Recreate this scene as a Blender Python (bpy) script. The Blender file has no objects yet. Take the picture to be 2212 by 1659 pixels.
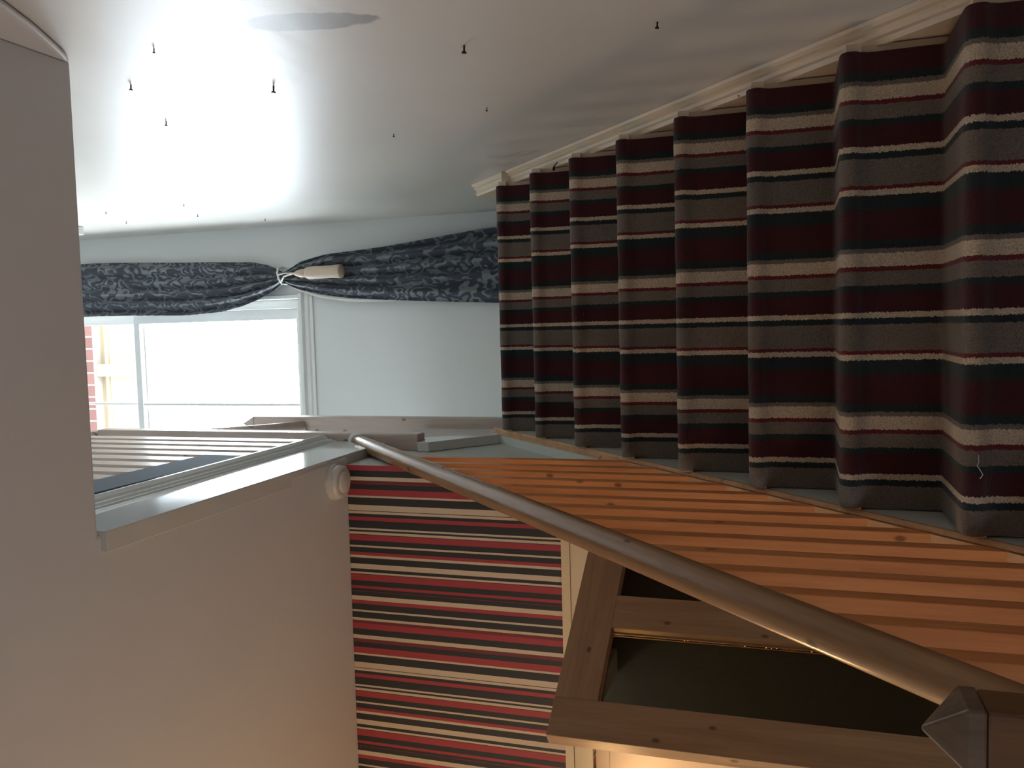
import bpy, bmesh, math, random
from mathutils import Vector, Matrix
random.seed(7)
S = bpy.context.scene
COL = S.collection

# ------------------------------------------------------------------ camera
F_PX, YAW, PITCH, ROLL = 1859.4665, 0.0696068, 0.3135476, -0.0052
CAM = Vector((0.389019, -1.658467, 0.284808))
cy, sy, cp, sp = math.cos(YAW), math.sin(YAW), math.cos(PITCH), math.sin(PITCH)
fwd = Vector((-sy*cp, cy*cp, sp)); r0 = Vector((cy, sy, 0)); u0 = r0.cross(fwd)
cr, sr = math.cos(ROLL), math.sin(ROLL)
rgt = cr*r0 + sr*u0; upv = -sr*r0 + cr*u0
cd = bpy.data.cameras.new('camera'); cam = bpy.data.objects.new('camera', cd); COL.objects.link(cam)
cd.sensor_width = 36; cd.lens = 36*F_PX/2212; cd.clip_start = .02; cd.clip_end = 200
# the phone was held on its side: the picture's right edge is the room's floor side
ax, ay, az = -upv, rgt, -fwd
cam.matrix_world = Matrix(((ax.x, ay.x, az.x, CAM.x), (ax.y, ay.y, az.y, CAM.y), (ax.z, ay.z, az.z, CAM.z), (0, 0, 0, 1)))
S.camera = cam

# ------------------------------------------------------------------ world, lights, exposure
SKY = 26.0
w = bpy.data.worlds.new('sky'); S.world = w; w.use_nodes = True
bg = w.node_tree.nodes['Background']; bg.inputs[0].default_value = (.80, .91, 1.0, 1); bg.inputs[1].default_value = SKY

def area(name, loc, rot, sx, sz, power, color, portal=False):
    l = bpy.data.lights.new(name, 'AREA'); l.shape = 'RECTANGLE'; l.size = sx; l.size_y = sz
    l.energy = power; l.color = color
    if portal: l.cycles.is_portal = True
    o = bpy.data.objects.new(name, l); COL.objects.link(o); o.location = loc; o.rotation_euler = rot
    return o
area('window_portal', (-.02, 2.73, 3.78), (math.radians(-90), 0, 0), 1.2, 1.9, 1, (1, 1, 1), True)

def point(name, loc, power, color, rad):
    l = bpy.data.lights.new(name, 'POINT'); l.energy = power; l.color = color; l.shadow_soft_size = rad
    o = bpy.data.objects.new(name, l); COL.objects.link(o); o.location = loc
    return o
point('wall_lamp_light', (-1.42, .62, .88), 11.0, (1.0, .60, .27), .06)
point('hall_lamp_light', (-1.60, -.25, .90), 14.0, (1.0, .64, .34), .06)
area('cool_fill_left', (-1.93, -1.3, -.5), (0, math.radians(-70), 0), 1.4, 1.2, 32, (.78, .87, 1.0))  # added cool fill for the ceiling

vs = S.view_settings
vs.view_transform = 'Standard'; vs.look = 'None'; vs.exposure = 0.0; vs.gamma = 1.0; vs.use_curve_mapping = False

# ------------------------------------------------------------------ stair measures
R, G, WC = .19, .2013305, .9134716
SL = R/G
ANG = math.atan(SL)
FLOOR = -1.33
CEIL = 1.72
XR = .975          # right wall
YB = 2.5           # window wall
LAND = 7*R
N0, N1 = -6, 7

# ------------------------------------------------------------------ mesh helpers
def tag(o, label=None, cat=None, group=None, kind=None):
    if label: o['label'] = label
    if cat: o['category'] = cat
    if group: o['group'] = group
    if kind: o['kind'] = kind
    return o

def obj(name, bm, mat, parent=None, smooth=False, bevel=0, seg=2):
    bmesh.ops.recalc_face_normals(bm, faces=bm.faces[:])
    me = bpy.data.meshes.new(name); bm.to_mesh(me); bm.free()
    if smooth:
        for p in me.polygons: p.use_smooth = True
    o = bpy.data.objects.new(name, me); COL.objects.link(o)
    if isinstance(mat, (list, tuple)):
        for m in mat: me.materials.append(m)
    elif mat: me.materials.append(mat)
    if parent: o.parent = parent
    if bevel:
        b = o.modifiers.new('bevel', 'BEVEL'); b.width = bevel; b.segments = seg; b.limit_method = 'ANGLE'; b.angle_limit = math.radians(40)
    return o

def empty(name, loc=(0, 0, 0)):
    o = bpy.data.objects.new(name, None); COL.objects.link(o); o.location = loc; o.empty_display_size = .1
    return o

def reorigin(root, loc):
    """move a root empty to loc while its children stay where they are"""
    loc = Vector(loc); root.location = loc
    for c in root.children:
        if c.type == 'MESH': c.data.transform(Matrix.Translation(-loc)) if c.location.length < 1e-9 and c.rotation_euler.to_quaternion().angle < 1e-9 else setattr(c, 'location', c.location - loc)
        else: c.location = c.location - loc

def box(bm, x0, x1, y0, y1, z0, z1):
    vs_ = [bm.verts.new((x, y, z)) for x in (x0, x1) for y in (y0, y1) for z in (z0, z1)]
    for f in ((0, 1, 3, 2), (4, 6, 7, 5), (0, 4, 5, 1), (2, 3, 7, 6), (0, 2, 6, 4), (1, 5, 7, 3)):
        bm.faces.new([vs_[i] for i in f])

def bx(x0, x1, y0, y1, z0, z1):
    bm = bmesh.new(); box(bm, x0, x1, y0, y1, z0, z1); return bm

def prism(pts, axis, a, b, bm=None):
    """polygon (2-D points) extruded along an axis; axis 'x': pts=(y,z), 'y': pts=(x,z), 'z': pts=(x,y)"""
    bm = bm or bmesh.new()
    def mk(p, t):
        return {'x': (t, p[0], p[1]), 'y': (p[0], t, p[1]), 'z': (p[0], p[1], t)}[axis]
    A = [bm.verts.new(mk(p, a)) for p in pts]; B = [bm.verts.new(mk(p, b)) for p in pts]
    bm.faces.new(A); bm.faces.new(B[::-1])
    for i in range(len(pts)):
        j = (i+1) % len(pts); bm.faces.new((A[i], A[j], B[j], B[i]))
    return bm

def lathe(bm, prof, seg=32, center=(0, 0, 0)):
    """profile (r, z) spun round z"""
    c = Vector(center); rings = []
    for r, z in prof:
        if r < 1e-6: rings.append([bm.verts.new(c+Vector((0, 0, z)))])
        else: rings.append([bm.verts.new(c+Vector((r*math.cos(2*math.pi*k/seg), r*math.sin(2*math.pi*k/seg), z))) for k in range(seg)])
    for a, b in zip(rings, rings[1:]):
        for k in range(seg):
            j = (k+1) % seg
            if len(a) == 1 and len(b) == 1: continue
            if len(a) == 1: bm.faces.new((a[0], b[j], b[k]))
            elif len(b) == 1: bm.faces.new((a[k], a[j], b[0]))
            else: bm.faces.new((a[k], a[j], b[j], b[k]))
    return bm

def tube(bm, pts, rad, seg=10):
    pts = [Vector(p) for p in pts]; rings = []
    for i, p in enumerate(pts):
        d = (pts[min(i+1, len(pts)-1)]-pts[max(i-1, 0)]).normalized()
        a = d.cross(Vector((0, 0, 1)) if abs(d.z) < .9 else Vector((1, 0, 0))).normalized(); b = d.cross(a)
        rr = rad[i] if isinstance(rad, (list, tuple)) else rad
        rings.append([bm.verts.new(p+rr*(math.cos(2*math.pi*k/seg)*a+math.sin(2*math.pi*k/seg)*b)) for k in range(seg)])
    for a, b in zip(rings, rings[1:]):
        for k in range(seg):
            j = (k+1) % seg; bm.faces.new((a[k], a[j], b[j], b[k]))
    bm.faces.new(rings[0][::-1]); bm.faces.new(rings[-1])
    return bm

# ------------------------------------------------------------------ materials
class NT:
    def __init__(s, name, base=(.8, .8, .8), rough=.5, **kw):
        s.m = bpy.data.materials.new(name); s.m.use_nodes = True
        s.t = s.m.node_tree; s.p = s.t.nodes['Principled BSDF']
        s.p.inputs['Base Color'].default_value = (*base, 1); s.p.inputs['Roughness'].default_value = rough
        for k, v in kw.items(): s.p.inputs[k.replace('_', ' ')].default_value = v
    def n(s, t, **kw):
        n = s.t.nodes.new(t)
        for k, v in kw.items(): setattr(n, k, v)
        return n
    def l(s, a, b): s.t.links.new(a, b)
    def coord(s, scale=(1, 1, 1), loc=(0, 0, 0), kind='Object'):
        c = s.n('ShaderNodeTexCoord'); m = s.n('ShaderNodeMapping')
        m.inputs['Scale'].default_value = scale; m.inputs['Location'].default_value = loc
        s.l(c.outputs[kind], m.inputs[0]); return m.outputs[0]
    def noise(s, v, scale, detail=3, rough=.5, dist=0):
        n = s.n('ShaderNodeTexNoise'); n.inputs['Scale'].default_value = scale; n.inputs['Detail'].default_value = detail
        n.inputs['Roughness'].default_value = rough; n.inputs['Distortion'].default_value = dist
        if v is not None: s.l(v, n.inputs['Vector'])
        return n.outputs['Fac']
    def ramp(s, f, stops, interp='LINEAR'):
        r = s.n('ShaderNodeValToRGB'); cr_ = r.color_ramp; cr_.interpolation = interp
        while len(cr_.elements) > 1: cr_.elements.remove(cr_.elements[-1])
        cr_.elements[0].position = stops[0][0]; cr_.elements[0].color = (*stops[0][1], 1)
        for p, c in stops[1:]:
            e = cr_.elements.new(p); e.color = (*c, 1)
        s.l(f, r.inputs[0]); return r.outputs[0]
    def math(s, op, a, b=None, c=None):
        n = s.n('ShaderNodeMath', operation=op)
        for i, v in enumerate((a, b, c)):
            if v is None: continue
            if isinstance(v, (int, float)): n.inputs[i].default_value = v
            else: s.l(v, n.inputs[i])
        return n.outputs[0]
    def mix(s, f, a, b):
        n = s.n('ShaderNodeMix', data_type='RGBA')
        for i, v in ((0, f), (6, a), (7, b)):
            if isinstance(v, tuple): n.inputs[i].default_value = (*v, 1)
            elif isinstance(v, (int, float)): n.inputs[i].default_value = v
            else: s.l(v, n.inputs[i])
        return n.outputs[2]
    def bump(s, h, strength=.3, dist=.002):
        b = s.n('ShaderNodeBump'); b.inputs['Strength'].default_value = strength; b.inputs['Distance'].default_value = dist
        s.l(h, b.inputs['Height']); s.l(b.outputs[0], s.p.inputs['Normal'])
    def color(s, c): s.l(c, s.p.inputs['Base Color'])

def paint(name, base, rough, bumps=.15, bscale=25, bdist=.002):
    m = NT(name, base, rough); v = m.coord()
    c = m.mix(m.noise(v, 3.0, 4), tuple(x*.95 for x in base), base); m.color(c)
    m.bump(m.noise(v, bscale, 4, .6), bumps, bdist)
    return m.m

def wood(name, dark, light, axis='z', rough=.4, knots=True, stretch=14):
    m = NT(name, light, rough)
    sc = {'x': (1, stretch, stretch), 'y': (stretch, 1, stretch), 'z': (stretch, stretch, 1)}[axis]
    oi = m.n('ShaderNodeObjectInfo'); of = m.n('ShaderNodeVectorMath', operation='SCALE'); of.inputs[0].default_value = (31, 17, 23); m.l(oi.outputs['Random'], of.inputs['Scale'])
    def shift(a):
        q = m.n('ShaderNodeVectorMath', operation='ADD'); m.l(a, q.inputs[0]); m.l(of.outputs[0], q.inputs[1]); return q.outputs[0]
    v = shift(m.coord(sc))
    n1 = m.noise(v, 2.2, 4, .55, .6); n2 = m.noise(v, 9, 3, .6, .2)
    f = m.math('ADD', m.math('MULTIPLY', n1, .65), m.math('MULTIPLY', n2, .35))
    c = m.ramp(f, [(.30, dark), (.46, tuple((a+b)/2 for a, b in zip(dark, light))), (.62, light)])
    if knots:
        sx = m.n('ShaderNodeSeparateXYZ'); m.l(m.coord(), sx.inputs[0]); A_ = {'x': 'X', 'y': 'Y', 'z': 'Z'}[axis]
        al = sx.outputs[A_]; ac = [sx.outputs[q] for q in 'XYZ' if q != A_]
        cb = m.n('ShaderNodeCombineXYZ'); rn = m.math('MULTIPLY', oi.outputs['Random'], 37)
        m.l(m.math('ADD', m.math('MULTIPLY', al, 4), rn), cb.inputs[0]); m.l(m.math('ADD', m.math('MULTIPLY', m.math('ADD', ac[0], ac[1]), 6.7), rn), cb.inputs[1])
        vo = m.n('ShaderNodeTexVoronoi', voronoi_dimensions='2D'); vo.inputs['Scale'].default_value = 1; m.l(cb.outputs[0], vo.inputs['Vector'])
        k = m.ramp(vo.outputs['Distance'], [(.025, (1, 1, 1)), (.052, (0, 0, 0))])
        kk = m.n('ShaderNodeRGBToBW'); m.l(k, kk.inputs[0])
        c = m.mix(m.math('MULTIPLY', kk.outputs[0], .75), c, tuple(x*.25 for x in dark))
    m.color(c); m.bump(f, .12, .0015)
    return m.m

WHITE_WALL = None
def wall_right_mat():
    m = NT('satin magnolia wall paint with filler patches', (.60, .57, .52), .33)
    v = m.coord()
    sx = m.n('ShaderNodeSeparateXYZ'); m.l(v, sx.inputs[0])
    big = m.noise(v, 2.2, 5, .6)
    base = m.mix(big, (.56, .53, .48), (.64, .61, .56))
    warp = m.noise(v, 14, 5, .65)
    def patch(cy_, cz_, ry, rz, soft=.25, rot=0.0, amp=.9):
        dy = m.math('SUBTRACT', sx.outputs['Y'], cy_); dz = m.math('SUBTRACT', sx.outputs['Z'], cz_)
        c_, s_ = math.cos(rot), math.sin(rot)
        a = m.math('DIVIDE', m.math('ADD', m.math('MULTIPLY', dy, c_), m.math('MULTIPLY', dz, s_)), ry)
        b = m.math('DIVIDE', m.math('SUBTRACT', m.math('MULTIPLY', dz, c_), m.math('MULTIPLY', dy, s_)), rz)
        d = m.math('SQRT', m.math('ADD', m.math('MULTIPLY', a, a), m.math('MULTIPLY', b, b)))
        d = m.math('ADD', d, m.math('MULTIPLY', m.math('SUBTRACT', warp, .5), amp))
        n = m.n('ShaderNodeMapRange'); n.inputs['From Min'].default_value = 1; n.inputs['From Max'].default_value = 1-soft
        m.l(d, n.inputs['Value']); return n.outputs[0]
    c = base
    c = m.mix(m.math('MULTIPLY', patch(-.185, 1.155, .050, .135, .12, .25), .85), c, (.22, .195, .18))
    c = m.mix(m.math('MULTIPLY', patch(-.215, 1.30, .02, .03, .2), .6), c, (.34, .30, .28))
    c = m.mix(m.math('MULTIPLY', patch(-.13, 1.42, .05, .09, .5), .35), c, (.42, .36, .33))
    c = m.mix(m.math('MULTIPLY', patch(.10, 1.62, .05, .03, .6, .9), .3), c, (.42, .40, .38))
    c = m.mix(m.math('MULTIPLY', patch(-.10, 1.30, .05, .05, .5), .35), c, (.74, .71, .67))
    m.color(c)
    lay = m.coord((1, .7, 3)); h = m.math('ADD', m.noise(lay, 5, 5, .55), m.math('MULTIPLY', m.noise(v, 60, 3), .12))
    m.bump(h, .22, .004)
    r = m.n('ShaderNodeMapRange'); r.inputs['To Min'].default_value = .37; r.inputs['To Max'].default_value = .45
    m.l(big, r.inputs['Value']); m.l(r.outputs[0], m.p.inputs['Roughness'])
    return m.m
M = {}
M['wall_r'] = wall_right_mat()
M['wall'] = paint('matt off white emulsion', (.74, .755, .73), .6, .12, 18)
M['ceiling'] = paint('pale ceiling emulsion', (.71, .72, .75), .55, .2, 14, .004)
M['gloss'] = paint('white gloss paint', (.70, .72, .70), .08, .04, 12, .001)
M['cream'] = paint('cream gloss paint', (.72, .58, .42), .28, .12, 40, .001)
M['textured_cream'] = paint('cream gloss over textured paper', (.80, .68, .46), .3, .6, 90, .003)
M['pale'] = paint('pale grey green stair paint', (.55, .58, .54), .45, .1, 20)
M['sash'] = paint('white window gloss', (.80, .80, .77), .25, .05, 30)
M['pine'] = wood('orange varnished pine', (.50, .175, .055), (.74, .30, .105), 'z', .34)
M['pine_y'] = wood('orange varnished pine along the flight', (.42, .22, .10), (.58, .34, .17), 'y', .38)
M['rail'] = wood('varnished pine handrail', (.22, .115, .05), (.34, .19, .09), 'x', .25)
M['newel'] = wood('dark varnished newel pine', (.12, .055, .025), (.20, .10, .045), 'z', .28)
M['newel_grey'] = wood('pale newel pine with haze in colour', (.42, .33, .28), (.56, .45, .39), 'z', .35)  # pale grey tone takes in the window haze over the upper newels
M['door'] = wood('brown pine door', (.27, .165, .085), (.40, .26, .15), 'z', .35)
M['door_x'] = wood('brown pine door rails', (.27, .165, .085), (.40, .26, .15), 'x', .35)
M['bare'] = wood('bare tan wood', (.50, .36, .22), (.66, .50, .33), 'z', .4, False)
M['floor'] = wood('dark floor boards', (.12, .07, .04), (.22, .13, .07), 'y', .5)
M['board'] = paint('blue grey painted board', (.10, .13, .17), .8, .05)
M['dim_room_wall'] = paint('wall of the room behind with dimness in colour', (.035, .028, .022), .8)  # near-black because the unlit room's dimness is put into the wall colour
M['ground'] = paint('grey yard paving', (.18, .17, .16), .9)
M['plastic'] = paint('white plastic', (.72, .70, .66), .35, .0, 10)
M['black'] = NT('dark metal', (.02, .018, .016), .45, Metallic=.6).m
M['cord'] = paint('white cord', (.8, .78, .74), .7, .3, 300)

def carpet_mat():
    m = NT('striped wool carpet', (.2, .1, .1), .95)
    m.p.inputs['Sheen Weight'].default_value = .15; m.p.inputs['Sheen Roughness'].default_value = .4
    v = m.coord(); sx = m.n('ShaderNodeSeparateXYZ'); m.l(v, sx.inputs[0])
    fz = m.noise(v, 260, 2, .6)
    x = m.math('ADD', sx.outputs['X'], m.math('MULTIPLY', m.math('SUBTRACT', fz, .5), .009))
    P = 982.0; T = 2734.0
    # phase measured from the right hand edge
    ph = m.math('FRACT', m.math('DIVIDE', m.math('ADD', m.math('MULTIPLY', m.math('SUBTRACT', WC, x), T/WC), 777.0), P))
    cr_, tp, rd, bu, gr = (.66, .54, .40), (.20, .165, .135), (.15, .014, .016), (.060, .006, .011), (.013, .026, .027)
    seq = [(0, cr_), (78, rd), (104, tp), (190, gr), (228, bu), (350, cr_), (384, gr), (422, tp), (580, rd), (605, cr_), (640, gr), (728, bu), (905, gr), (952, tp)]
    c = m.ramp(ph, [(a/P, k) for a, k in seq], 'CONSTANT')
    c = m.mix(m.math('MULTIPLY', m.noise(v, 420, 2, .7), .55), c, m.mix(1.0, c, (0, 0, 0))) if False else c
    spk = m.ramp(m.noise(v, 330, 2, .7), [(.32, (.62, .62, .62)), (.60, (1.12, 1.12, 1.12))])
    mm = m.n('ShaderNodeMix', data_type='RGBA', blend_type='MULTIPLY'); mm.inputs[0].default_value = 1
    m.l(c, mm.inputs[6]); m.l(spk, mm.inputs[7]); m.color(mm.outputs[2])
    m.bump(m.noise(v, 420, 2, .8), .9, .004)
    return m.m
M['carpet'] = carpet_mat()

def wallpaper_mat():
    m = NT('striped wallpaper', (.5, .4, .3), .5)
    v = m.coord(); sx = m.n('ShaderNodeSeparateXYZ'); m.l(v, sx.inputs[0])
    x0, x1 = -.198, -.745; P = 337.4
    x = m.math('ADD', sx.outputs['X'], m.math('MULTIPLY', m.math('SUBTRACT', m.noise(v, 200, 1), .5), .0012))
    ph = m.math('FRACT', m.math('ADD', m.math('DIVIDE', m.math('SUBTRACT', x0, x), x0-x1), 4.0))
    C, B, D, K = (.70, .585, .44), (.42, .055, .07), (.20, .04, .05), (.033, .036, .040)
    seq = [(0, C), (11.3, K), (12.6, C), (17.2, K), (25, B), (32.8, K), (48.5, C), (51.5, K), (55.5, C), (61.5, K), (62.3, B), (74, K), (85, C), (89.5, K), (100, B), (106.5, C), (111, K),
           (124, C), (134.5, K), (142, C), (145.5, K), (146.3, B), (159.5, K), (172, B), (177.5, K), (182, D), (184.5, K), (192.5, C), (202, B), (210.5, K), (223, C), (227.5, K),
           (241, C), (245.5, D), (252, K), (253, B), (264, K), (277.5, C), (285.5, D), (292.7, K), (304.2, B), (316.4, C), (320.5, K)]
    # a colour ramp holds 32 stops: two ramps split at 172
    a = [s for s in seq if s[0] < 172]; b = [s for s in seq if s[0] >= 172]
    ra = m.ramp(ph, [(p/P, c) for p, c in a], 'CONSTANT'); rb = m.ramp(ph, [(p/P, c) for p, c in b], 'CONSTANT')
    c = m.mix(m.math('GREATER_THAN', ph, 172/P), ra, rb)
    m.color(c); m.bump(m.noise(v, 60, 3), .1, .001)
    return m.m
M['wallpaper'] = wallpaper_mat()

def damask_mat():
    m = NT('navy damask fabric', (.05, .06, .08), .7)
    m.p.inputs['Sheen Weight'].default_value = .3
    v = m.coord((1, 1, 1), kind='UV')
    w1 = m.n('ShaderNodeTexNoise'); w1.inputs['Scale'].default_value = 8; w1.inputs['Detail'].default_value = 2; m.l(v, w1.inputs['Vector'])
    vm = m.n('ShaderNodeVectorMath', operation='SCALE'); m.l(w1.outputs['Color'], vm.inputs[0]); vm.inputs['Scale'].default_value = .26
    va = m.n('ShaderNodeVectorMath', operation='ADD'); m.l(v, va.inputs[0]); m.l(vm.outputs[0], va.inputs[1])
    vo = m.n('ShaderNodeTexVoronoi'); vo.inputs['Scale'].default_value = 6.5; m.l(va.outputs[0], vo.inputs['Vector'])
    ring = m.math('SINE', m.math('MULTIPLY', vo.outputs['Distance'], 22))
    gate = m.noise(v, 7, 2, .5, 1.2)
    f = m.math('ADD', m.math('MULTIPLY', ring, .30), m.math('MULTIPLY', gate, 1.25))
    c = m.ramp(f, [(.66, (.022, .030, .048)), (.71, (.135, .155, .17)), (1.0, (.19, .21, .22))])
    m.color(c); m.bump(f, .2, .002)
    return m.m
M['damask'] = damask_mat()
M['lining'] = paint('cream curtain lining', (.75, .72, .66), .8, .1, 60)

def brick_mat():
    m = NT('red brick', (.4, .2, .15), .9)
    v = m.coord(); sp_ = m.n('ShaderNodeSeparateXYZ'); m.l(v, sp_.inputs[0]); cb = m.n('ShaderNodeCombineXYZ')
    m.l(sp_.outputs['X'], cb.inputs[0]); m.l(sp_.outputs['Z'], cb.inputs[1])
    b = m.n('ShaderNodeTexBrick'); m.l(cb.outputs[0], b.inputs['Vector'])
    b.inputs['Color1'].default_value = (.085, .036, .028, 1); b.inputs['Color2'].default_value = (.11, .05, .04, 1); b.inputs['Mortar'].default_value = (.20, .175, .15, 1)
    b.inputs['Scale'].default_value = 1; b.inputs['Brick Width'].default_value = .1; b.inputs['Row Height'].default_value = .09; b.inputs['Mortar Size'].default_value = .006
    m.color(b.outputs['Color']); return m.m
M['brick'] = brick_mat()
M['cream_out'] = paint('cream exterior paint', (.25, .205, .13), .6)

def glass_mat(name, tint, rough=.02, bump=0, scale=40, mixf=None):
    m = bpy.data.materials.new(name); m.use_nodes = True; t = m.node_tree; t.nodes.clear()
    out = t.nodes.new('ShaderNodeOutputMaterial'); mx = t.nodes.new('ShaderNodeMixShader'); tr = t.nodes.new('ShaderNodeBsdfTransparent'); gl = t.nodes.new('ShaderNodeBsdfGlossy')
    fr = t.nodes.new('ShaderNodeFresnel'); fr.inputs['IOR'].default_value = 1.5 if not bump else 1.28
    tr.inputs[0].default_value = (*tint, 1); gl.inputs['Roughness'].default_value = rough
    t.links.new(fr.outputs[0], mx.inputs[0]); t.links.new(tr.outputs[0], mx.inputs[1]); t.links.new(gl.outputs[0], mx.inputs[2]); t.links.new(mx.outputs[0], out.inputs[0])
    if bump:
        vo = t.nodes.new('ShaderNodeTexVoronoi'); vo.inputs['Scale'].default_value = scale; b = t.nodes.new('ShaderNodeBump'); b.inputs['Strength'].default_value = bump; b.inputs['Distance'].default_value = .004
        tc = t.nodes.new('ShaderNodeTexCoord'); t.links.new(tc.outputs['Object'], vo.inputs['Vector'])
        t.links.new(vo.outputs['Distance'], b.inputs['Height']); t.links.new(b.outputs[0], gl.inputs['Normal'])
    return m
M['glass'] = glass_mat('clear window glass', (.97, .98, .97))
M['obscure'] = glass_mat('hammered obscured glass', (.58, .52, .40), .10, .9, 150)

def shade_mat():
    m = bpy.data.materials.new('cream lamp shade'); m.use_nodes = True; t = m.node_tree; t.nodes.clear()
    out = t.nodes.new('ShaderNodeOutputMaterial'); mx = t.nodes.new('ShaderNodeMixShader'); a = t.nodes.new('ShaderNodeBsdfDiffuse'); b = t.nodes.new('ShaderNodeBsdfTranslucent')
    a.inputs[0].default_value = (.75, .65, .5, 1); b.inputs[0].default_value = (.6, .45, .3, 1); mx.inputs[0].default_value = .3
    t.links.new(a.outputs[0], mx.inputs[1]); t.links.new(b.outputs[0], mx.inputs[2]); t.links.new(mx.outputs[0], out.inputs[0]); return m
M['shade'] = shade_mat()

def struct(name, bm, mat, **kw):
    o = obj(name, bm, mat, **kw); o['kind'] = 'structure'; return o

# ================================================================== THE SETTING
UP = 1.97           # upper landing floor
struct('floor', bx(-1.95, 1.05, -3.25, 2.6, FLOOR-.1, FLOOR), M['floor'])
struct('wall_right', bx(XR, XR+.1, -3.25, YB+.22, FLOOR, 4.85), M['wall_r'])
# window wall with its opening
OX0, OX1, OZ0, OZ1 = -.61, .575, 2.84, 4.72
bm = bmesh.new()
box(bm, -1.7, OX0, YB, YB+.22, FLOOR, 4.85); box(bm, OX1, XR, YB, YB+.22, FLOOR, 4.85)
box(bm, OX0, OX1, YB, YB+.22, FLOOR, OZ0); box(bm, OX0, OX1, YB, YB+.22, OZ1, 4.85)
bmesh.ops.remove_doubles(bm, verts=bm.verts[:], dist=1e-5)
struct('wall_window', bm, M['wall'])
# upper storey shell
struct('wall_upper_left', bx(-1.7, -1.6, -1.3, YB, UP, 4.85), M['wall'])
struct('wall_upper_front', bx(-1.7, XR, -1.4, -1.3, UP, 4.85), M['wall'])
struct('ceiling_upper', bx(-1.8, 1.08, -1.45, YB+.22, 4.85, 4.95), M['ceiling'])
# hall ceiling round the stair well: one slab with a notch
well = [(-1.95, -3.25), (XR, -3.25), (XR, -.178), (-.036, -.178), (-.036, .93), (-1.95, .93)]
c = struct('ceiling', prism(well, 'z', CEIL, UP), M['ceiling'], bevel=.012, seg=3)
struct('ceiling_landing', bx(-1.7, -.078, .93, 1.25, CEIL, UP), M['ceiling'])
# sloping boxing in the angle between hall ceiling and right wall
struct('trim_1', prism([(-.185, 1.7195), (-.225, 1.690), (-.28, 1.660), (-.375, 1.612), (-.47, 1.572), (-.8, 1.48), (-1.4, 1.42), (-3.24, 1.42), (-3.24, 1.7195)], 'x', .964, .9745), M['ceiling'], bevel=.006, seg=3)
# papered end wall of the hall, with the doorway
DX0, DX1, DZ = -1.62, -.235, .885
bm = bmesh.new()
box(bm, -1.95, DX0, .92, 1.02, FLOOR, CEIL); box(bm, DX0, DX1, .92, 1.02, DZ, CEIL); box(bm, DX1, -.1205, .92, 1.02, FLOOR, CEIL)
struct('wall_striped', bm, M['wallpaper'])
struct('wall_left', bx(-2.05, -1.95, -3.25, 2.6, FLOOR, CEIL), M['wall'])
struct('wall_front', bx(-1.95, XR, -3.35, -3.25, FLOOR, CEIL), M['wall'])
# pale side wall beside the flight, under the upper flight
side = [(.92, FLOOR), (YB, FLOOR), (YB, 1.30), (1.72, 1.30), (1.20, CEIL), (.92, CEIL)]
ws = struct('wall_side', prism(side, 'x', -.12, -.0625), [M['pale'], M['wallpaper']])
for p_ in ws.data.polygons:
    if p_.normal.y < -.9: p_.material_index = 1      # the paper runs to the corner
struct('wall_beyond_door', bx(-1.95, -.12, 1.9, 2.0, FLOOR, 1.3), M['dim_room_wall'])
struct('wall_spandrel', prism([(-1.18, FLOOR), (.92, FLOOR), (.92, .92*SL-.345), (-1.05, -1.05*SL-.345)], 'x', -.056, -.03), M['pale'])
# half landing floor
struct('floor_half_landing', bx(-1.0, XR, 1.46, YB, LAND-.2, LAND-.012), M['bare'])
struct('wall_landing_left', bx(-1.1, -1.0, 1.25, YB, 1.0, UP), M['wall'])

# fascia round the stair well (board + moulding) -- dies into the hanging newel
f = struct('trim_2', prism([(-.078, CEIL-.012), (-.030, CEIL-.012), (-.030, 1.925), (-.024, 1.932), (-.027, 1.940), (-.020, 1.950), (-.020, 1.962), (-.014, 1.970), (-.006, 1.985), (-.006, 1.995), (-.078, 1.995)],
                           'y', -.176, 1.252), M['gloss'], bevel=.002)
for v_ in f.data.vertices:          # the old board is not quite level
    k_ = (v_.co.z-(CEIL-.012))/(1.995-(CEIL-.012)); far = v_.co.y > .5
    v_.co.z = (1.736+k_*(2.008-1.736)) if far else (1.702+k_*(1.955-1.702))
# window: architrave, sill, sashes
bm = bmesh.new()
for (x0, x1, d) in ((OX1, OX1+.022, .016), (OX0-.022, OX0, .016)): box(bm, x0, x1, YB-d, YB+.001, OZ0-.06, OZ1+.05)
box(bm, OX0, OX1, YB-.016, YB+.001, OZ1, OZ1+.05)
win = empty('window_1'); win['kind'] = 'structure'
obj('architrave', bm, M['sash'], win, bevel=.004)
obj('window_sill', prism([(YB+.10, OZ0), (YB-.035, OZ0), (YB-.035, OZ0-.02), (YB-.018, OZ0-.03), (YB-.018, OZ0-.05), (YB-.010, OZ0-.058), (YB-.010, OZ0-.075), (YB+.0, OZ0-.075), (YB+.10, OZ0-.02)], 'x', OX0-.03, OX1+.03), M['sash'], win, bevel=.002)
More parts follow.
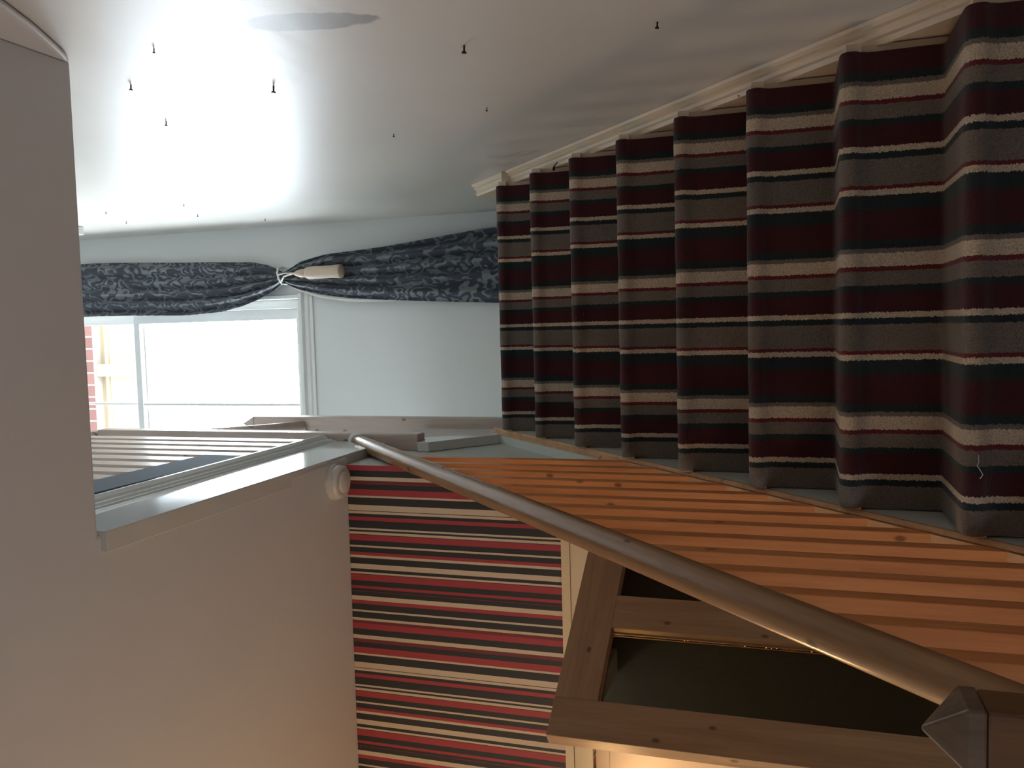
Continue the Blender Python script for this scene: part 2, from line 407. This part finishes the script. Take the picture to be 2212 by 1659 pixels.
# box frame lining the reveal
bm = bmesh.new(); Y1, Y2 = YB+.05, YB+.2
for x0, x1 in ((OX0, OX0+.05), (OX1-.05, OX1)): box(bm, x0, x1, Y1, Y2, OZ0, OZ1)
box(bm, OX0+.05, OX1-.05, Y1, Y2, OZ1-.05, OZ1); box(bm, OX0+.05, OX1-.05, Y1, Y2, OZ0, OZ0+.04)
obj('window_frame', bm, M['sash'], win, bevel=.003)
def sash(z0, z1, y, bars):
    bm = bmesh.new(); a, b = OX0+.05, OX1-.05
    box(bm, a, a+.06, y, y+.035, z0, z1); box(bm, b-.06, b, y, y+.035, z0, z1)
    box(bm, a+.06, b-.06, y, y+.035, z0, z0+.045); box(bm, a+.06, b-.06, y, y+.035, z1-.04, z1)
    box(bm, -.026, -.012, y+.005, y+.03, z0+.045, z1-.04)
    for zb in bars: box(bm, a+.06, -.032, y+.005, y+.03, zb, zb+.014); box(bm, -.008, b-.06, y+.005, y+.03, zb, zb+.014)
    s = obj('sash', bm, M['sash'], win, bevel=.002)
    obj('pane', bx(a+.055, b-.055, y+.016, y+.020, z0+.04, z1-.035), M['glass'], s)
sash(4.00, OZ1-.05, YB+.12, [])
sash(OZ0+.04, 4.045, YB+.08, [])
reorigin(win, (0, YB, OZ0))

# doorway head + jamb trim on the papered wall
bm = bmesh.new()
box(bm, DX0-.09, DX1+.09, .905, .921, .945, .972)       # outer bead
box(bm, DX0-.065, DX1+.065, .910, .921, DZ, .9435)
for x0, x1 in ((DX0-.065, DX0), (DX1, DX1+.065)): box(bm, x0, x1, .910, .921, FLOOR, DZ)
for x0, x1 in ((DX0-.09, DX0-.0665), (DX1+.0665, DX1+.09)): box(bm, x0, x1, .905, .921, FLOOR, .945)
struct('trim_3', bm, M['textured_cream'])

# closed painted leaf in the left half of the doorway
d2 = empty('door_2', (DX0, .96, FLOOR)); d2['kind'] = 'structure'
bm = bmesh.new(); xa, xb = DX0, -.945; zt = DZ
box(bm, xa, xb, .95, .985, zt-.045, zt); box(bm, xa, xb, .95, .985, FLOOR, FLOOR+.2)
box(bm, xa, xa+.1, .95, .985, FLOOR+.2, zt-.045); box(bm, xb-.1, xb, .95, .985, FLOOR+.2, zt-.045)
o = obj('frame', bm, M['cream'], d2, bevel=.002); o.data.transform(Matrix.Translation(-d2.location))
o = obj('glass_pane', bx(xa+.1, xb-.1, .965, .970, FLOOR+.2, zt-.045), M['obscure'], d2); o.data.transform(Matrix.Translation(-d2.location))

struct('ground', bx(-9, 9, YB+.3, 12, FLOOR-.1, FLOOR), M['ground'])
struct('wall_exterior_shade', bx(-3, 3, YB, YB+.22, 4.96, 6.2), M['brick'])  # unseen wall carried up, added to cut sky light in the gap
# ================================================================== NEIGHBOURING HOUSE seen through the top of the window
nb = empty('neighbouring_house', (0, 4.2, FLOOR)); tag(nb, 'red brick and cream timber house across the yard, seen through the top window panes', 'house')
def npart(name, x0, x1, y0, y1, z0, z1, mat):
    o = obj(name, bx(x0, x1, y0-4.2, y1-4.2, z0-FLOOR, z1-FLOOR), mat, nb); return o
npart('brick_wall', -2.6, 2.4, 4.06, 4.3, 5.78, 6.5, M['brick'])
npart('shade_roof', -2.9, 2.7, 3.1, 4.6, 6.5, 6.62, M['board'])  # unseen overhang added to keep sky light off the brick
npart('timber_panel', -2.6, 2.4, 4.14, 4.3, 5.42, 5.78, M['cream_out'])
npart('timber_rail', -2.6, 2.4, 4.125, 4.14, 5.70, 5.725, M['cream_out'])
for x in (-1.5, .12, 1.6):
    npart('post', x-.05, x+.05, 4.08, 4.14, FLOOR, 5.78, M['cream_out'])

# ================================================================== STAIRCASE (steps and strings)
st = empty('staircase', (.46, -1.21, FLOOR))
tag(st, 'painted wooden staircase rising beside the plain right wall to the half landing', 'staircase')
def sp_(name, bm, mat, **kw):
    bm.transform(Matrix.Translation(-st.location)); return obj(name, bm, mat, st, **kw)
def sl(y, h): return y*SL+h
TH = .012   # carpet thickness
for n in range(N0, N1+1):
    y, z = n*G, n*R
    if n < N1:
        sp_('tread', bx(-.003, .929, y+.012, y+G+.03, z-TH-.028, z-TH), M['cream'])
    else:
        sp_('tread', bx(-.003, .929, y+.012, y+.10, z-TH-.028, z-TH), M['cream'])
    sp_('riser', bx(-.003, .929, y+.032, y+.048, max(z-R-TH, FLOOR), z-TH-.028), M['cream'])
Ya, Yb = -1.24, 1.60
sp_('string', prism([(Ya, FLOOR), (Ya, sl(Ya, -.0585)), (1.50, sl(1.50, -.0585)), (1.50, 1.15), (1.2, sl(1.2, -.34)), (-.80, FLOOR)], 'x', -.0285, -.004), M['pale'])
# right hand string against the wall, with a moulded top
RS = sp_('string', prism([(Ya, FLOOR), (Ya, sl(Ya, -.100)), (1.69, sl(1.69, -.100)), (1.90, 1.49), (2.06, LAND-.01), (1.6, 1.15), (1.2, sl(1.2, -.36)), (-.80, FLOOR)], 'x', .931, .9745), M['cream'], bevel=.002)
prof = [(.9745, -.075), (.967, -.078), (.962, -.088), (.955, -.086), (.951, -.094), (.943, -.097), (.936, -.094), (.926, -.099), (.926, -.112), (.9745, -.112)]
bm = bmesh.new(); A = []; B = []
for x, h in prof: A.append(bm.verts.new((x, Ya, sl(Ya, h)))); B.append(bm.verts.new((x, 1.70, sl(1.70, h))))
bm.faces.new(A); bm.faces.new(B[::-1])
for i in range(len(prof)): j = (i+1) % len(prof); bm.faces.new((A[i], A[j], B[j], B[i]))
def chipped():
    m = NT('chipped cream gloss paint', (.72, .58, .42), .28); v = m.coord((1, .35, .35))
    c = m.ramp(m.noise(v, 34, 4, .7), [(.655, (.74, .60, .44)), (.675, (.10, .07, .045))]); big = m.noise(m.coord(), 2.3, 2)
    m.color(m.mix(m.ramp(big, [(.50, (0, 0, 0)), (.56, (1, 1, 1))]), (.74, .60, .44), c)); m.bump(m.noise(m.coord(), 60, 3), .15, .001); return m.m
o = sp_('string_moulding', bm, chipped()); o.parent = RS; o['label'] = 'chipped cream gloss moulding along the wall'

# ------------------------------------------------------------------ carpet
def carpet():
    path = []
    for n in range(N0, N1+1):
        y, z = n*G, n*R
        z0 = FLOOR if n == N0 else (n-1)*R
        if n == N0: path.append((y+.020, z0+.001))
        path += [(y+.020, z0+.012), (y+.0195, z0+.04), (y+.019, z-.07), (y+.017, z-.052)]
        for k in range(7):
            a = math.radians(-60+25*k)
            path.append((y+.020-.020*math.cos(a)*1.0, z-.021+.021*math.sin(a)))
        if n < N1: path += [(y+.05, z+.0005), (y+G-.02, z), (y+G+.012, z+.0), (y+G+.0195, z+.005)]
        else: path += [(y+.08, z), (YB-.012, z)]
    nx = 26; bm = bmesh.new(); rows = []
    for (y, z) in path:
        row = []
        for i in range(nx+1):
            x = WC*i/nx
            dz = .0012*math.sin(x*37+y*23)*math.sin(z*31+x*11)
            row.append(bm.verts.new((x, y+dz, z+dz)))
        rows.append(row)
    for a, b in zip(rows, rows[1:]):
        for i in range(nx): bm.faces.new((a[i], a[i+1], b[i+1], b[i]))
    me = bpy.data.meshes.new('stair_carpet'); bmesh.ops.recalc_face_normals(bm, faces=bm.faces[:]); bm.to_mesh(me); bm.free()
    for p in me.polygons: p.use_smooth = True
    o = bpy.data.objects.new('stair_carpet', me); COL.objects.link(o); me.materials.append(M['carpet'])
    # make sure normals face out (towards -y / +z)
    up_ = sum(1 for p in me.polygons if p.normal.z-p.normal.y > 0)
    if up_ < len(me.polygons)/2: me.flip_normals()
    s = o.modifiers.new('solid', 'SOLIDIFY'); s.thickness = TH-.001; s.offset = -1
    b = o.modifiers.new('bevel', 'BEVEL'); b.width = .004; b.segments = 3; b.limit_method = 'ANGLE'; b.angle_limit = math.radians(60)
    tag(o, 'striped burgundy, cream, taupe and dark green carpet running up the stairs', 'carpet')
    return o
carpet()

# ================================================================== BALUSTRADE of the flight
bl = empty('stair_balustrade', (-.032, -.72, FLOOR))
tag(bl, 'orange pine balustrade with round handrail climbing the open left side of the stairs', 'banister')
def bp_(name, bm, mat, **kw):
    bm.transform(Matrix.Translation(-bl.location)); return obj(name, bm, mat, bl, **kw)
HB = -.034
YE = 1.53
# base rail: flat strip with raised edges, narrower beyond the last baluster
def rail_strip(prof, y0, y1, name, mat):
    bm = bmesh.new(); A = []; B = []
    for x, h in prof: A.append(bm.verts.new((x, y0, sl(y0, h)))); B.append(bm.verts.new((x, y1, sl(y1, h))))
    bm.faces.new(A); bm.faces.new(B[::-1])
    for i in range(len(prof)): j = (i+1) % len(prof); bm.faces.new((A[i], A[j], B[j], B[i]))
    return bm
prof = [(-.060, HB-.006), (-.060, HB-.024), (-.004, HB-.024), (-.004, HB-.013), (-.009, HB-.006), (-.0135, HB-.006), (-.0150, HB-.012), (-.049, HB-.012), (-.050, HB-.006)]
bp_('base_rail', rail_strip(prof, -.68, .857, 'a', 0), M['pine_y'])
prof = [(-.029, HB-.006), (-.029, HB-.024), (-.004, HB-.024), (-.004, HB-.013), (-.009, HB-.006), (-.0135, HB-.006), (-.0150, HB-.010), (-.022, HB-.010), (-.0235, HB-.006)]
bp_('base_rail', rail_strip(prof, .8573, YE, 'a', 0), M['pine_y'])
struct('trim_4', rail_strip([(-.0620, HB-.007), (-.0620, HB-.06), (-.0295, HB-.06), (-.0295, HB-.007)], .8573, YE, 'a', 0), M['pale'])
HR = .670
RR = .028
s_ = .0345; xc = -.032
ys = [.821, .714, .610, .501, .395, .289, .185, .079, -.030, -.136, -.242, -.348, -.454, -.560]
prev = None
for y in ys:
    y0, y1 = y, y+s_
    top = lambda yy: sl(yy, HR-.012)
    bp_('baluster', prism([(y0, sl(y0, HB-.012)), (y1, sl(y1, HB-.012)), (y1, top(y1)), (y0, top(y0))], 'x', xc-s_/2, xc+s_/2), M['pine'], bevel=.0012)
    # spacer fillet set in the base rail up to the next post
    yn = y0-.0005; ym = yn-(.107-s_)+.001
    bp_('spacer_fillet', prism([(ym, sl(ym, HB-.012)), (yn, sl(yn, HB-.012)), (yn, sl(yn, HB+.0)), (ym, sl(ym, HB+.0))], 'x', xc-s_/2+.001, xc+s_/2-.001), M['pine_y'])
# handrail (mopstick): local x runs along the rail
ya, yb = -.690, 1.2535
L = (yb-ya)/math.cos(ANG)
bm = bmesh.new(); seg = 32; rings = []
N = 40
for i in range(N+1):
    t = L*i/N
    rings.append([bm.verts.new((t, RR*math.cos(2*math.pi*k/seg), RR*1.0*math.sin(2*math.pi*k/seg)*(1 if math.sin(2*math.pi*k/seg) > -.82 else .92))) for k in range(seg)])
for a, b in zip(rings, rings[1:]):
    for k in range(seg): j = (k+1) % seg; bm.faces.new((a[k], a[j], b[j], b[k]))
bm.faces.new(rings[0][::-1]); bm.faces.new(rings[-1])
o = obj('handrail', bm, M['rail'], bl, smooth=True)
hx = -.032
o.location = Vector((hx, ya, sl(ya, HR)))-bl.location
o.rotation_euler = Matrix(((0, -1, 0), (math.cos(ANG), 0, -math.sin(ANG)), (math.sin(ANG), 0, math.cos(ANG)))).to_euler()
# white rosette where the rail meets the newel
bm = bmesh.new(); lathe(bm, [(0, 0), (.034, 0), (.036, .004), (.031, .009), (.0, .009)], 32)
bm.transform(Matrix.Rotation(math.radians(90), 4, 'X')); bm.transform(Matrix.Translation((hx, 1.2545, sl(1.2545, HR)+.004)))
bp_('rosette', bm, M['gloss'], smooth=True)['label'] = 'white painted end plate'
# bottom newel with a pyramid cap
nx0, nx1, ny0, ny1, nz = -.062, .002, -.744, -.684, .104
cxn, cyn = (nx0+nx1)/2, (ny0+ny1)/2
NP = bp_('newel_post', bx(nx0, nx1, ny0, ny1, FLOOR, nz), M['newel'], bevel=.003)
bm = bmesh.new(); e = .0015
base = [(nx0-e, ny0-e), (nx1+e, ny0-e), (nx1+e, ny1+e), (nx0-e, ny1+e)]
lo = [bm.verts.new((x, y, nz+.0005)) for x, y in base]; mi = [bm.verts.new((x, y, nz+.017)) for x, y in base]
tp = bm.verts.new((cxn, cyn-.008, .163))
bm.faces.new(lo[::-1])
for i in range(4): j = (i+1) % 4; bm.faces.new((lo[i], lo[j], mi[j], mi[i])); bm.faces.new((mi[i], mi[j], tp))
M['cap'] = wood('glossy newel cap with reflection in colour', (.12, .08, .052), (.19, .135, .095), 'z', .24)  # greyer than the post: window reflection is put into the wood colour
nc = bp_('newel_cap', bm, M['cap'], bevel=.003); nc.parent = NP; nc['label'] = 'pointed pyramid cap with window reflection in its grey tone'

# ================================================================== UPPER FLIGHT beyond the half landing
uf = empty('upper_staircase', (-.5, 1.5, LAND))
tag(uf, 'short upper stair flight with white string, turning back above the hall from the half landing', 'staircase')
def up_(name, bm, mat, **kw):
    bm.transform(Matrix.Translation(-uf.location)); return obj(name, bm, mat, uf, **kw)
US = up_('string', prism([(1.324, 1.62), (1.324, 2.05), (1.694, 1.765), (1.688, 1.435), (1.62, 1.40), (1.34, 1.62)], 'x', -.061, -.031), M['gloss'])
o = up_('string_moulding', prism([(1.235, 1.600), (1.326, 1.6045), (1.326, 1.655), (1.615, 1.412), (1.54, 1.345), (1.49, 1.362), (1.235, 1.556)], 'x', -.0615, -.026), M['gloss'], bevel=.002); o.parent = US
for k in range(3):
    zt_ = LAND+(k+1)*(UP-LAND)/3; y1_ = 1.70-.16*k
    up_('tread', bx(-.99, -.125, y1_-.18 if k < 2 else 1.26, y1_+.01, zt_-.03, zt_), M['cream'])
    up_('riser', bx(-.99, -.125, y1_-.015, y1_, zt_-(UP-LAND)/3, zt_-.03), M['pale'])

# ================================================================== UPPER BALUSTRADE (hanging newel, turning newel, landing rail)
ub = empty('landing_balustrade', (-.032, .6, UP))
tag(ub, 'pine landing balustrade above the fascia, with a square newel hanging below ceiling level', 'banister')
def ub_(name, bm, mat, **kw):
    bm.transform(Matrix.Translation(-ub.location)); return obj(name, bm, mat, ub, **kw)
ub_('newel_post', bx(-.062, .000, 1.256, 1.322, 1.606, 3.09), M['newel_grey'], bevel=.005, seg=3)['label'] = 'tall hanging newel with a rounded lower end'
ub_('base_rail', bx(-.060, -.016, -.17, 1.2545, 1.9965, 2.016), M['newel_grey'])
for i in range(9):
    y = 1.115-.125*i*.93
    ub_('baluster', bx(-.0495, -.0145, y, y+.035*1.9, 2.016, 3.095), M['newel_grey'])
ub_('landing_handrail', bx(-.058, -.006, -1.29, 1.32, 3.0955, 3.14), M['newel_grey'], bevel=.01)

tb = empty('turning_newel', (-.03, 1.72, LAND))
tag(tb, 'square pine newel post standing at the top of the carpeted flight, pointed at its top', 'newel post')
def tb_(name, bm, mat, **kw):
    bm.transform(Matrix.Translation(-tb.location)); return obj(name, bm, mat, tb, **kw)
TP = tb_('post', bx(-.060, .012, 1.695, 1.765, LAND-.01, 2.62), M['newel_grey'], bevel=.004)
bm = bmesh.new(); base = [(-.060, 1.695), (.012, 1.695), (.012, 1.765), (-.060, 1.765)]
lo = [bm.verts.new((x, y, 2.6205)) for x, y in base]; tpv = bm.verts.new((-.024, 1.73, 2.70)); bm.faces.new(lo[::-1])
for i in range(4): bm.faces.new((lo[i], lo[(i+1) % 4], tpv))
tb_('cap', bm, M['newel_grey']).parent = TP
bm = bmesh.new(); tube(bm, [(-.032, 1.6945, 2.36), (-.032, 1.3225, 2.68)], .026, 16)
tb_('short_handrail', bm, M['newel_grey'], smooth=True)
# dark board leaning along the landing edge
o = obj('painted_board', bx(-.0135, -.0065, -.17, .722, 1.985, 2.137), M['board'])
tag(o, 'dark blue grey board standing on edge along the landing fascia in front of the balusters', 'board')

# ================================================================== OPEN GLAZED DOOR
A3 = Vector((-.249, .905, 0)); B3 = Vector((-.626, .339, 0)); du = (A3-B3); DW = du.length; du.normalize()
dn = Vector((-du.y, du.x, 0))      # away from the camera side
door = empty('door_1', (A3.x, A3.y, FLOOR)); door['kind'] = 'structure'; 
door.matrix_world = Matrix(((-du.x, dn.x, 0, A3.x), (-du.y, dn.y, 0, A3.y), (0, 0, 1, FLOOR), (0, 0, 0, 1)))
H = .87-FLOOR-.0; TK = .040
def dp(name, x0, x1, y0, y1, z0, z1, mat, bevel=.0015, par=None):
    return obj(name, bx(x0, x1, y0, y1, z0, z1), mat, par or door, bevel=bevel)
ST = .109; zt1 = .757-FLOOR; zb1 = .62
xr0 = DW-ST               # free stile
pW = .226; mu = .111
dp('stile', xr0, DW, 0, TK, 0, H, M['door']); dp('stile', 0.0, DW-ST-pW*2-mu, 0, TK, 0, H, M['door'])
dp('top_rail', DW-ST-pW*2-mu, xr0, 0, TK, zt1, H, M['door_x'])
dp('lock_rail', DW-ST-pW*2-mu, xr0, 0, TK, zb1-.2, zb1, M['door_x'])
dp('bottom_rail', DW-ST-pW*2-mu, xr0, 0, TK, .0, .2, M['door_x'])
dp('lower_panel', DW-ST-pW*2-mu, xr0, .012, TK-.012, .2, zb1-.2, M['door'])
dp('muntin', xr0-pW-mu, xr0-pW, 0, TK, zb1, zt1, M['door'])
for x1 in (xr0, xr0-pW-mu):
    x0 = x1-pW
    bm = bmesh.new(); b_ = .003
    for yy0, yy1 in ((TK*.72-.0065, TK*.72-.003), (TK*.72+.003, TK*.72+.0065)):
        box(bm, x0, x0+b_, yy0, yy1, zb1, zt1); box(bm, x1-b_, x1, yy0, yy1, zb1, zt1)
        box(bm, x0+b_, x1-b_, yy0, yy1, zt1-b_, zt1); box(bm, x0+b_, x1-b_, yy0, yy1, zb1, zb1+b_)
    obj('glazing_bead', bm, M['door_x'], door)
    dp('glass_pane', x0+.002, x1-.002, TK*.72-.0025, TK*.72+.0025, zb1+.002, zt1-.002, M['obscure'], 0)

# ================================================================== CURTAIN
def lerp(tab, z):
    for (z0, a), (z1, b) in zip(tab, tab[1:]):
        if z0 >= z >= z1:
            t = (z0-z)/(z0-z1); t = t*t*(3-2*t) if False else t
            return a+(b-a)*t
    return tab[0][1] if z > tab[0][0] else tab[-1][1]
LE = [(4.42, .515), (4.23, .513), (3.54, .507), (3.3, .520), (3.17, .545), (3.05, .580), (2.96, .625), (2.905, .665), (2.86, .640), (2.82, .622), (2.70, .590), (2.52, .566), (2.11, .540), (1.69, .509), (1.345, .50)]
RE = [(4.42, .826), (4.23, .825), (3.4, .800), (3.1, .780), (2.99, .755), (2.93, .728), (2.905, .715), (2.87, .730), (2.80, .765), (2.64, .798), (2.30, .825), (2.10, .846), (1.77, .876), (1.68, .880), (1.345, .89)]
cu = empty('curtain', (.68, 2.42, LAND))
tag(cu, 'navy damask curtain gathered at a tie-back beside the landing window, reaching the landing floor', 'curtain')
bm = bmesh.new(); rows = []; NZ, NX = 150, 90
for i in range(NZ+1):
    z = 4.42-(4.42-1.345)*i/NZ
    a, b = lerp(LE, z), lerp(RE, z); wdt = b-a
    row = []
    for k in range(NX+1):
        u = k/NX
        ph_ = u*2*math.pi*4.5+.5*math.sin(z*1.1)+.4*math.sin(u*7+z)
        amp = .020+.006*math.sin(z*2+u*5); pin = math.exp(-((z-2.905)/.10)**2)
        y = 2.437+amp*math.sin(ph_)*(1-.3*pin)-.012*pin*math.sin(u*math.pi)
        x = a+wdt*u+.004*math.sin(z*5)*(1-pin)
        row.append(bm.verts.new((x-.68, y-2.42, z-LAND)))
    rows.append(row)
for p, q in zip(rows, rows[1:]):
    for k in range(NX): bm.faces.new((p[k], p[k+1], q[k+1], q[k]))
bm.verts.index_update()
uvl = bm.loops.layers.uv.new('UVMap')
for fc in bm.faces:
    for lp in fc.loops:
        i_, k_ = divmod(lp.vert.index, NX+1)
        lp[uvl].uv = (k_/NX*(.55 if True else 1), 3.075*i_/NZ)
o = obj('drape', bm, M['damask'], cu, smooth=True)
sm = o.modifiers.new('solid', 'SOLIDIFY'); sm.thickness = .003; sm.offset = 0
# cream lining turned out along the free edge below the tie
bm = bmesh.new(); pr = None
for i in range(31):
    z = 2.90-.75*i/30; a = lerp(LE, z); ww = .018*math.sin(math.pi*min(1, (i+1)/31))+.002
    v1 = bm.verts.new((a-ww-.68, 2.455-2.42, z-LAND)); v2 = bm.verts.new((a+.01-.68, 2.459-2.42, z-LAND))
    if pr: bm.faces.new((pr[0], pr[1], v2, v1))
    pr = (v1, v2)
o = obj('lining', bm, M['lining'], cu, smooth=True); sm = o.modifiers.new('solid', 'SOLIDIFY'); sm.thickness = .003
o['label'] = 'cream lining edge'

tbk = empty('curtain_tie_back', (.70, 2.40, 2.9))
tag(tbk, 'white cord tie-back with a turned wooden tassel, holding the navy curtain in', 'curtain tie-back')
def tk_(name, bm, mat, **kw):
    bm.transform(Matrix.Translation(-tbk.location)); return obj(name, bm, mat, tbk, **kw)
bm = bmesh.new()
loop = [(.655+.0, 2.445, 2.885), (.655, 2.405, 2.895), (.68, 2.392, 2.905), (.71, 2.395, 2.915), (.738, 2.42, 2.925), (.745, 2.455, 2.93), (.75, 2.498, 2.95)]
tube(bm, loop, .006, 8); tube(bm, [(.66, 2.402, 2.90), (.69, 2.385, 2.87), (.703, 2.380, 2.82), (.705, 2.378, 2.77)], .0045, 8)
tube(bm, [(.70, 2.392, 2.912), (.707, 2.382, 2.87), (.706, 2.378, 2.80)], .004, 8)
tk_('cord', bm, M['cord'], smooth=True)
bm = bmesh.new(); lathe(bm, [(0, .285), (.006, .285), (.014, .27), (.0215, .245), (.0235, .215), (.021, .213), (.021, .209), (.029, .207), (.033, .195), (.0345, .17), (.0335, .06), (.036, .02), (.037, .004), (.034, .0), (0, .0)], 32, (.703, 2.375, 2.515))
M['tassel'] = wood('pale turned wood', (.50, .38, .28), (.62, .50, .38), 'z', .5, False)
tk_('tassel', bm, M['tassel'], smooth=True)

# curtain pole end + bracket on the wall, just under the hall ceiling line
cpn = empty('curtain_pole', (.2, 2.40, 4.47))
tag(cpn, 'curtain pole above the landing window, its square end bracket fixed to the right wall', 'curtain pole')
bm = bmesh.new(); tube(bm, [(-.9, 0, 0), (.70, 0, 0)], .012, 12); obj('pole', bm, M['newel_grey'], cpn, smooth=True)
o = obj('end_bracket', bx(.72, .7745, -.03, .03, -.03, .03), M['plastic'], cpn, bevel=.004)

# small box on the right wall peeping below the hall ceiling edge
o = obj('junction_box', bx(.930, .9745, 1.955, 2.0, 3.815, 3.95), M['plastic'], bevel=.004)
tag(o, 'small grey box on the right wall, just under the hall ceiling edge', 'junction box')

# ================================================================== HALL WALL LAMP (just outside the picture, gives the warm light)
wl = empty('wall_lamp', (-1.42, .62, .88))
tag(wl, 'shaded brass wall lamp on the striped wall beyond the open door', 'wall lamp')
bm = bmesh.new(); tube(bm, [(0, .298, -.06), (0, .05, -.06), (0, .0, -.045)], .008, 10); obj('arm', bm, M['black'], wl, smooth=True)
bm = bmesh.new(); lathe(bm, [(.012, .105), (.15, .055), (.21, -.01), (.212, -.01), (.152, .058), (.012, .108)], 32); obj('lamp_shade', bm, M['shade'], wl, smooth=True)

# ================================================================== SMOKE ALARM
sa = empty('smoke_alarm', (-.105, .835, CEIL))
tag(sa, 'round white smoke alarm on the hall ceiling by the striped wall', 'smoke alarm')
bm = bmesh.new(); lathe(bm, [(0, 0), (.060, 0), (.060, -.010), (.055, -.013), (.055, -.024), (.050, -.032), (.044, -.034), (.0, -.034)], 40); obj('base', bm, M['plastic'], sa, smooth=False, bevel=.001)
bm = bmesh.new(); lathe(bm, [(0, -.0345), (.036, -.0345), (.036, -.038), (.030, -.042), (.012, -.044), (0, -.044)], 32); obj('grille', bm, M['plastic'], sa, smooth=True)
bm = bmesh.new(); lathe(bm, [(0, -.0443), (.007, -.0443), (.006, -.047), (0, -.048)], 16, (.010, -.006, 0)); obj('test_button', bm, M['pale'], sa, smooth=True)

# twist of wire sticking out of the right-hand string
bm = bmesh.new()
tube(bm, [(.9305, 1.155, 1.020), (.925, 1.165, 1.030), (.923, 1.185, 1.040), (.921, 1.200, 1.044), (.923, 1.208, 1.047), (.919, 1.214, 1.049), (.922, 1.222, 1.047)], [.0018, .002, .0025, .005, .003, .005, .002], 6)
tag(obj('wire_scrap', bm, M['black']), 'bent scrap of dark wire poking out of the cream string near the upper steps', 'wire')
bm = bmesh.new(); tube(bm, [(.105, -.004, -.026), (.112, -.006, -.030), (.120, -.005, -.026), (.128, -.006, -.021), (.134, -.004, -.024), (.146, -.003, -.023)], .0008, 5)
tag(obj('loose_thread', bm, M['cord'], smooth=True), 'short white loose thread lying on the nearest carpeted nosing, towards the handrail side', 'thread')
# ================================================================== NAILS left in the right wall
nails = [(.020, 1.743, 1.0, 'dark nail nearest the hall ceiling edge, upper part of the right wall'),
         (.159, 1.451, 1.3, 'larger dark nail just below the filler patch on the right wall'),
         (.336, 1.907, 1.0, 'dark nail at the upper left rim of the bright glare on the right wall'),
         (.731, 1.412, .8, 'dark nail below the bright glare, halfway to the skirting on the right wall'),
         (.553, 1.053, .8, 'small nail midway above the skirting, right of the glare'),
         (.058, .927, 1.3, 'big screw with a dark shadow on the plain middle of the right wall'),
         (.072, .529, 1.0, 'lone nail low on the right wall, nearest the big carpeted steps'),
         (1.586, 2.852, .9, 'tiny nail at the glare edge nearest the curtain'),
         (1.898, 3.022, .9, 'tiny nail just beyond the glare in the shade beside the curtain'),
         (1.939, 3.485, .9, 'tiny nail in the shade above the curtain top'),
         (1.621, 3.315, .9, 'tiny nail highest up, beside the hall ceiling edge near the curtain'),
         (2.187, 2.836, .9, 'tiny nail farthest along, next to the curtain tie-back'),
         (-.167, 1.518, .7, 'small nail among the scuffed plaster near the hall ceiling')]
for (y, z, s, lab) in nails:
    e_ = empty('wall_nail', (XR, y, z)); tag(e_, lab, 'nail', 'nails left in the right wall')
    bm = bmesh.new(); tube(bm, [(.004, 0, 0), (-.010*s, 0, .001)], .0016*s, 8); obj('shank', bm, M['black'], e_, smooth=True)
    bm = bmesh.new(); tube(bm, [(-.010*s, 0, .001), (-.0125*s, 0, .0013)], .0040*s, 10); obj('head', bm, M['black'], e_, smooth=False)
